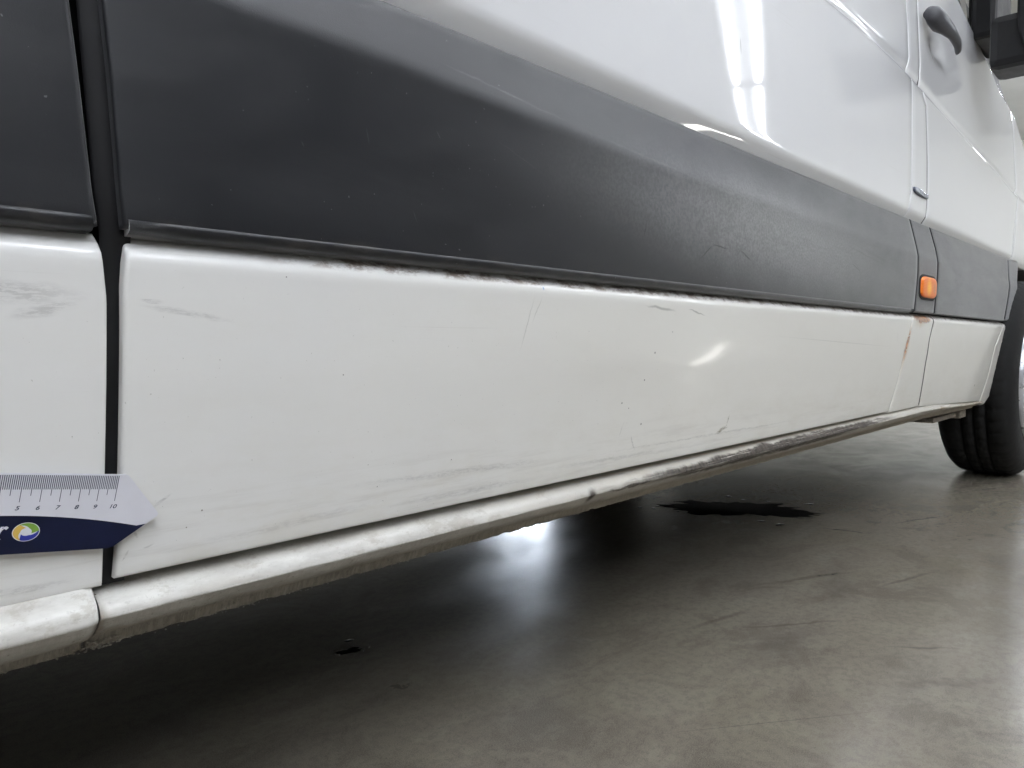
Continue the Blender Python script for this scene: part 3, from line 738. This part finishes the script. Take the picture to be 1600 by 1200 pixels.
mesh('badge_marks', V, F, M['badge_dark'], bd, False)

# wing mirror
mir = loft('wing_mirror', [(2.44, -.195, 1.50, .125, .235), (2.455, -.195, 1.50, .137, .248), (2.50, -.195, 1.50, .139, .25), (2.56, -.19, 1.50, .125, .23), (2.62, -.185, 1.50, .09, .17), (2.64, -.18, 1.5, .05, .08)], M['blackpl'], van, N=36, power=5)
gp = rounded(-.195, 1.545, .108, .175, (.04, .04))
V = [(2.4375, y, z) for y, z in gp]+[(2.434, y*.995-.0008, z) for y, z in gp]; N = len(gp)
F = [(k, (k+1) % N, N+(k+1) % N, N+k) for k in range(N)]+[tuple(range(N, 2*N))]
mesh('mirror_glass', V, F, M['mirror'], mir, False)
bm = bmesh.new(); box(bm, (2.47, -.12, 1.240), (2.62, .010, 1.385)); bm_obj('mirror_arm', bm, M['blackpl'], mir, bevel=.022)
bm = bmesh.new(); box(bm, (2.56, .010, 1.365), (2.78, .075, 1.75)); bm_obj('mirror_foot', bm, M['blackpl'], mir, bevel=.015)

# ------------------------------------------------------------------ wheels
def wheel(cx, yo, cy_sign, name='wheel'):
    """cx = axle x, yo = outer side y, cy_sign +1: body lies towards +y"""
    R, Wt = .348, .225
    prof = [(.195, .020), (.21, .006), (.25, .000), (.29, .000), (.318, .008), (.334, .022), (.3425, .034)]
    tread = []
    ribs = [(.034, .072), (.079, .108), (.115, .144), (.151, .190)]
    for i, (a, b) in enumerate(ribs):
        crown = lambda y: .0035*(1-((y-.112)/.08)**2)
        tread += [(R-.0055+crown(a), a+.0005), (R-.0055+crown(b), b)]
        if i < 3: tread += [(R-.014, b+.0005), (R-.014, ribs[i+1][0])]
    prof2 = [(.334, .203), (.318, .219), (.29, .232), (.25, .234), (.21, .221), (.195, .205)]
    P = prof[:-1]+tread+prof2
    N = 288; V, F = [], []; m = len(P); t0 = len(prof)-1; t1 = t0+len(tread)
    for i in range(N):
        a = 2*pi*i/N
        for k, (r, y) in enumerate(P):
            if t0 <= k < t1 and r > R-.010 and (i+(k-t0)//4*2) % 6 == 0: r -= .004
            V.append((cx+r*sin(a), yo+cy_sign*y, R-.003+max(-(R-.003), -r*cos(a))))
    for i in range(N):
        for k in range(m-1): F.append((i*m+k, i*m+k+1, ((i+1) % N)*m+k+1, ((i+1) % N)*m+k))
    tag_ = mesh(name, V, F, M['tyre'], van)
    # sipes as small raised blocks edges: dark notches joined in one part
    # rim
    rp = [(.207, .012), (.207, -.004), (.202, -.008), (.194, -.006), (.186, .03), (.172, .05), (.16, .055)]
    V, F = [], []; m = len(rp)
    for i in range(64):
        a = 2*pi*i/64
        for r, y in rp: V.append((cx+r*sin(a), yo+cy_sign*y, R-.003-r*cos(a)))
    for i in range(64):
        for k in range(m-1): F.append((i*m+k, i*m+k+1, ((i+1) % 64)*m+k+1, ((i+1) % 64)*m+k))
    rim = mesh('rim', V, F, M['rim'], tag_)
    # disc with holes: spokes
    bm = bmesh.new()
    for s in range(10):
        a = 2*pi*s/10
        pts = [(.05, -.035), (.165, -.028), (.165, .028), (.05, .035)]
        rows = []
        for y in (.035, .05):
            rows.append([bm.verts.new((cx+r*sin(a)+w_*cos(a), yo+cy_sign*(y+(.02 if r < .1 else 0)), R-.003-r*cos(a)+w_*sin(a))) for r, w_ in pts])
        bm.faces.new(rows[0]); bm.faces.new(rows[1][::-1])
        for k in range(4): bm.faces.new((rows[0][k], rows[0][(k+1) % 4], rows[1][(k+1) % 4], rows[1][k]))
    c0 = [bm.verts.new((cx+.075*sin(2*pi*k/20), yo+cy_sign*.045, R-.003-.075*cos(2*pi*k/20))) for k in range(20)]; bm.faces.new(c0)
    bm_obj('wheel_disc', bm, M['rim'], rim)
    c1 = [(cx+.19*sin(2*pi*k/32), yo+cy_sign*.07, R-.003-.19*cos(2*pi*k/32)) for k in range(32)]
    mesh('brake_drum', c1, [tuple(range(32))], M['under'], tag_, False)
    return tag_
wheel(3.15, -.027, 1)
wheel(-1.10, .02, 1)
wheel(3.20, 2.02, -1)
wheel(-1.10, 1.98, -1)

# ------------------------------------------------------------------ ruler card lying on the panel across the gap
K = radians(-8.3)                                             # its slope along the van
o0 = Vector((.1605, .0, .3950))                               # the 10 cm line at the top edge
ux = Vector((cos(K), 0, sin(K)))
def cardy(z): return .0030+(.404-z)*.175
ycomp = .175*abs(sin(K))
def cpt(a, b, h=0.):
    """a along (m, 0 = 10 cm line), b down (m), h height off the card"""
    x = o0.x+a*cos(K)+b*sin(K); z = o0.z+a*sin(K)-b*cos(K)
    return (x, cardy(z)-h, z)
rul = empty('ruler', cpt(-.05, .0225), 'white and navy magnetic ruler with pointed end, laid across the door gap', 'ruler')
def flat(name, P, h, mat, parent, th=0., smooth=False):
    V = [cpt(a, b, h) for a, b in P]; N = len(P)
    F = [tuple(range(N))]
    if th:
        V += [cpt(a, b, h-th) for a, b in P]; F += [(k, N+k, N+(k+1) % N, (k+1) % N) for k in range(N)]+[tuple(range(2*N-1, N-1, -1))]
    return mesh(name, V, F, mat, parent, False)
outline = [(-.112, 0), (.0030, 0)]+[(.0030+.0042*sin(a), .0042-.0042*cos(a)) for a in (.3, .6, .9)]+[(.0270, .0240), (.0278, .0255), (.0272, .0268)]
outline += [(.0045, .0450), (.0005, .0462), (-.112, .0464)]
card = flat('card', outline, .0011, M['card_white'], rul, .0010)
band = []
for i in range(25):
    a = -.112+(.0212+.112)*i/24; band.append((a, .0240+.0086*max(0, (a+.060)/.0763)**1.9))
band += [(.0045, .0450), (.0005, .0462), (-.112, .0464)]
band[24] = (.0212, .0315)
flat('navy_band', band, .00118, M['card_navy'], rul)
V, F = [], []
def rect(a, b, w, l, h=.00118):
    n = len(V)
    for p in ((a-w/2, b), (a+w/2, b), (a+w/2, b+l), (a-w/2, b+l)): V.append(cpt(*p, h))
    F.append((n, n+1, n+2, n+3))
for i in range(0, 104): rect(-i*.001, .0010, .00045, .0082)
mesh('fine_scale', V, F, M['ink'], rul, False)
V, F = [], []
for i in range(0, 21): rect(-i*.005, .0092, .00036, .0073 if i % 2 == 0 else .0036, .0012)
mesh('tick_marks', V, F, M['ink'], rul, False)
def text(body, a, b, size, mat, name, shear=0., bold=0., h=.0012, parent=None, sx=1.):
    cu = bpy.data.curves.new(name, 'FONT'); cu.body = body; cu.size = size; cu.shear = shear; cu.offset = bold; cu.align_x = 'CENTER'
    tmp = bpy.data.objects.new(name, cu); COL.objects.link(tmp)
    me = bpy.data.meshes.new_from_object(tmp.evaluated_get(bpy.context.evaluated_depsgraph_get()))
    bpy.data.objects.remove(tmp); me.name = name
    for v in me.vertices: v.co = cpt(a+v.co.x*sx, b-v.co.y, h)
    me.materials.clear(); me.materials.append(mat)
    return link(name, me, parent or rul)
for i in range(0, 10): text(str(10-i), -i*.010-.0006, .0210, .0034, M['ink'], 'digit', .25, .00006, sx=1.25)
# letters and swirl on the navy band
text('er', -.0590, .0350, .0100, M['card_white'], 'brand_letters', .35, .0003)
text('ng', -.0585, .0392, .0044, M['card_white'], 'brand_letters', .35, .00008)
lc = (-.0440, .0337)
def ell(r, a, k=1.0):
    return (lc[0]+r*1.22*cos(a), lc[1]-r*.98*sin(a))
flat('logo_ring', [ell(.0056, 2*pi*k/40) for k in range(40)], .00122, M['card_white'], rul)
def swirl(a0, mat):
    P = []; n = 14
    for k in range(n+1):
        s = k/n; P.append(ell(.00525, a0+s*2.15))
    for k in range(n+1):
        s = 1-k/n
        r = .0023+.00295*(max(0, (.42-s)/.42))**1.0*0+ .0027*max(0, (s-.55)/.45)**1.3
        P.append(ell(min(r, .0051), a0+s*2.15-.55*(1-s)))
    return flat('logo_swirl', P, .00125, mat, rul)
swirl(radians(5), M['logo_g']); swirl(radians(125), M['logo_y']); swirl(radians(245), M['logo_b'])

# ------------------------------------------------------------------ unseen light stick added to make the small soft highlight in the door
lp = empty('added_light_stick', (3.03, -1.25, 0), 'added unseen light stick on a stand, placed for the soft highlight in the lower door', 'lamp', None, radians(-29.8))
def rod(name, p, q, r, mat, parent, N=14):
    p, q = Vector(p), Vector(q); d = (q-p); rot = d.to_track_quat('Z', 'Y').to_matrix().to_4x4()
    bm = bmesh.new(); bmesh.ops.create_cone(bm, cap_ends=True, segments=N, radius1=r, radius2=r, depth=d.length, matrix=Matrix.Translation((p+q)/2) @ rot)
    return bm_obj(name, bm, mat, parent, local=True)
rod('added_light_tube', (-.01, -.02, .045), (.08, .20, .30), .015, M['added_lamp'], lp)
rod('added_end_cap', (-.016, -.034, .026), (-.01, -.02, .045), .020, M['blackpl'], lp); rod('added_end_cap', (.08, .20, .30), (.088, .218, .323), .020, M['blackpl'], lp)
rod('added_stand', (.084, .208, .305), (.17, .23, .004), .006, M['rim'], lp); bm = bmesh.new(); box(bm, (-.05, -.05, 0), (.05, .05, .022)); bm_obj('added_foot', bm, M['blackpl'], lp, bevel=.005, local=True)

# ------------------------------------------------------------------ oil on the floor
def puddle(cx, cy, L, w, ang, seed, label, drops=8, th=.0004):
    V, F = [], []
    def blob(px, py, l, ww, an, n=90, sd=0.):
        b = len(V); c, s_ = cos(an), sin(an)
        for ring, (q, zz) in enumerate(((1., .0002), (.97, th*.6), (.90, th))):
            for k in range(n):
                a = 2*pi*k/n
                f = 1+.45*mnoise.noise((cos(a)*1.9+sd, sin(a)*1.9, sd*2))+.32*mnoise.noise((cos(a)*6+sd, sin(a)*6, 1.))+.10*mnoise.noise((cos(a)*17, sin(a)*17+sd, 1.))
                x, y = l*cos(a)*f*q, ww*sin(a)*f*q; V.append((px+x*c-y*s_, py+x*s_+y*c, zz))
        for j in range(2):
            for k in range(n): F.append((b+j*n+k, b+j*n+(k+1) % n, b+(j+1)*n+(k+1) % n, b+(j+1)*n+k))
        F.append(tuple(b+2*n+k for k in range(n)))
    blob(0, 0, L, w, ang, 90, seed)
    rnd = random.Random(int(seed*10))
    for i in range(drops):
        a = rnd.uniform(0, 2*pi); d = rnd.uniform(1.1, 1.7)
        x, y = L*cos(a)*d, w*sin(a)*d*1.3; blob(x*cos(ang)-y*sin(ang), x*sin(ang)+y*cos(ang), L*rnd.uniform(.02, .09), w*rnd.uniform(.04, .13), rnd.uniform(0, 3), 14, seed+i)
    o = mesh('oil_puddle', V, F, M['oil'], None, True); o.location = (cx, cy, 0)
    return tag(o, label, 'puddle', 'oil puddles on the floor')
puddle(1.955, .49, .18, .085, radians(-62), 1.3, 'long black oil puddle on the concrete below the scraped part of the sill', 10)
puddle(.640, .470, .020, .0085, radians(-20), 4.2, 'small black oil splash on the dark floor under the sill, left of the bright reflection', 26, .00025)
puddle(.662, .505, .007, .004, 0, 6.1, 'tiny round oil drop just behind the small oil splash', 3, .00025)
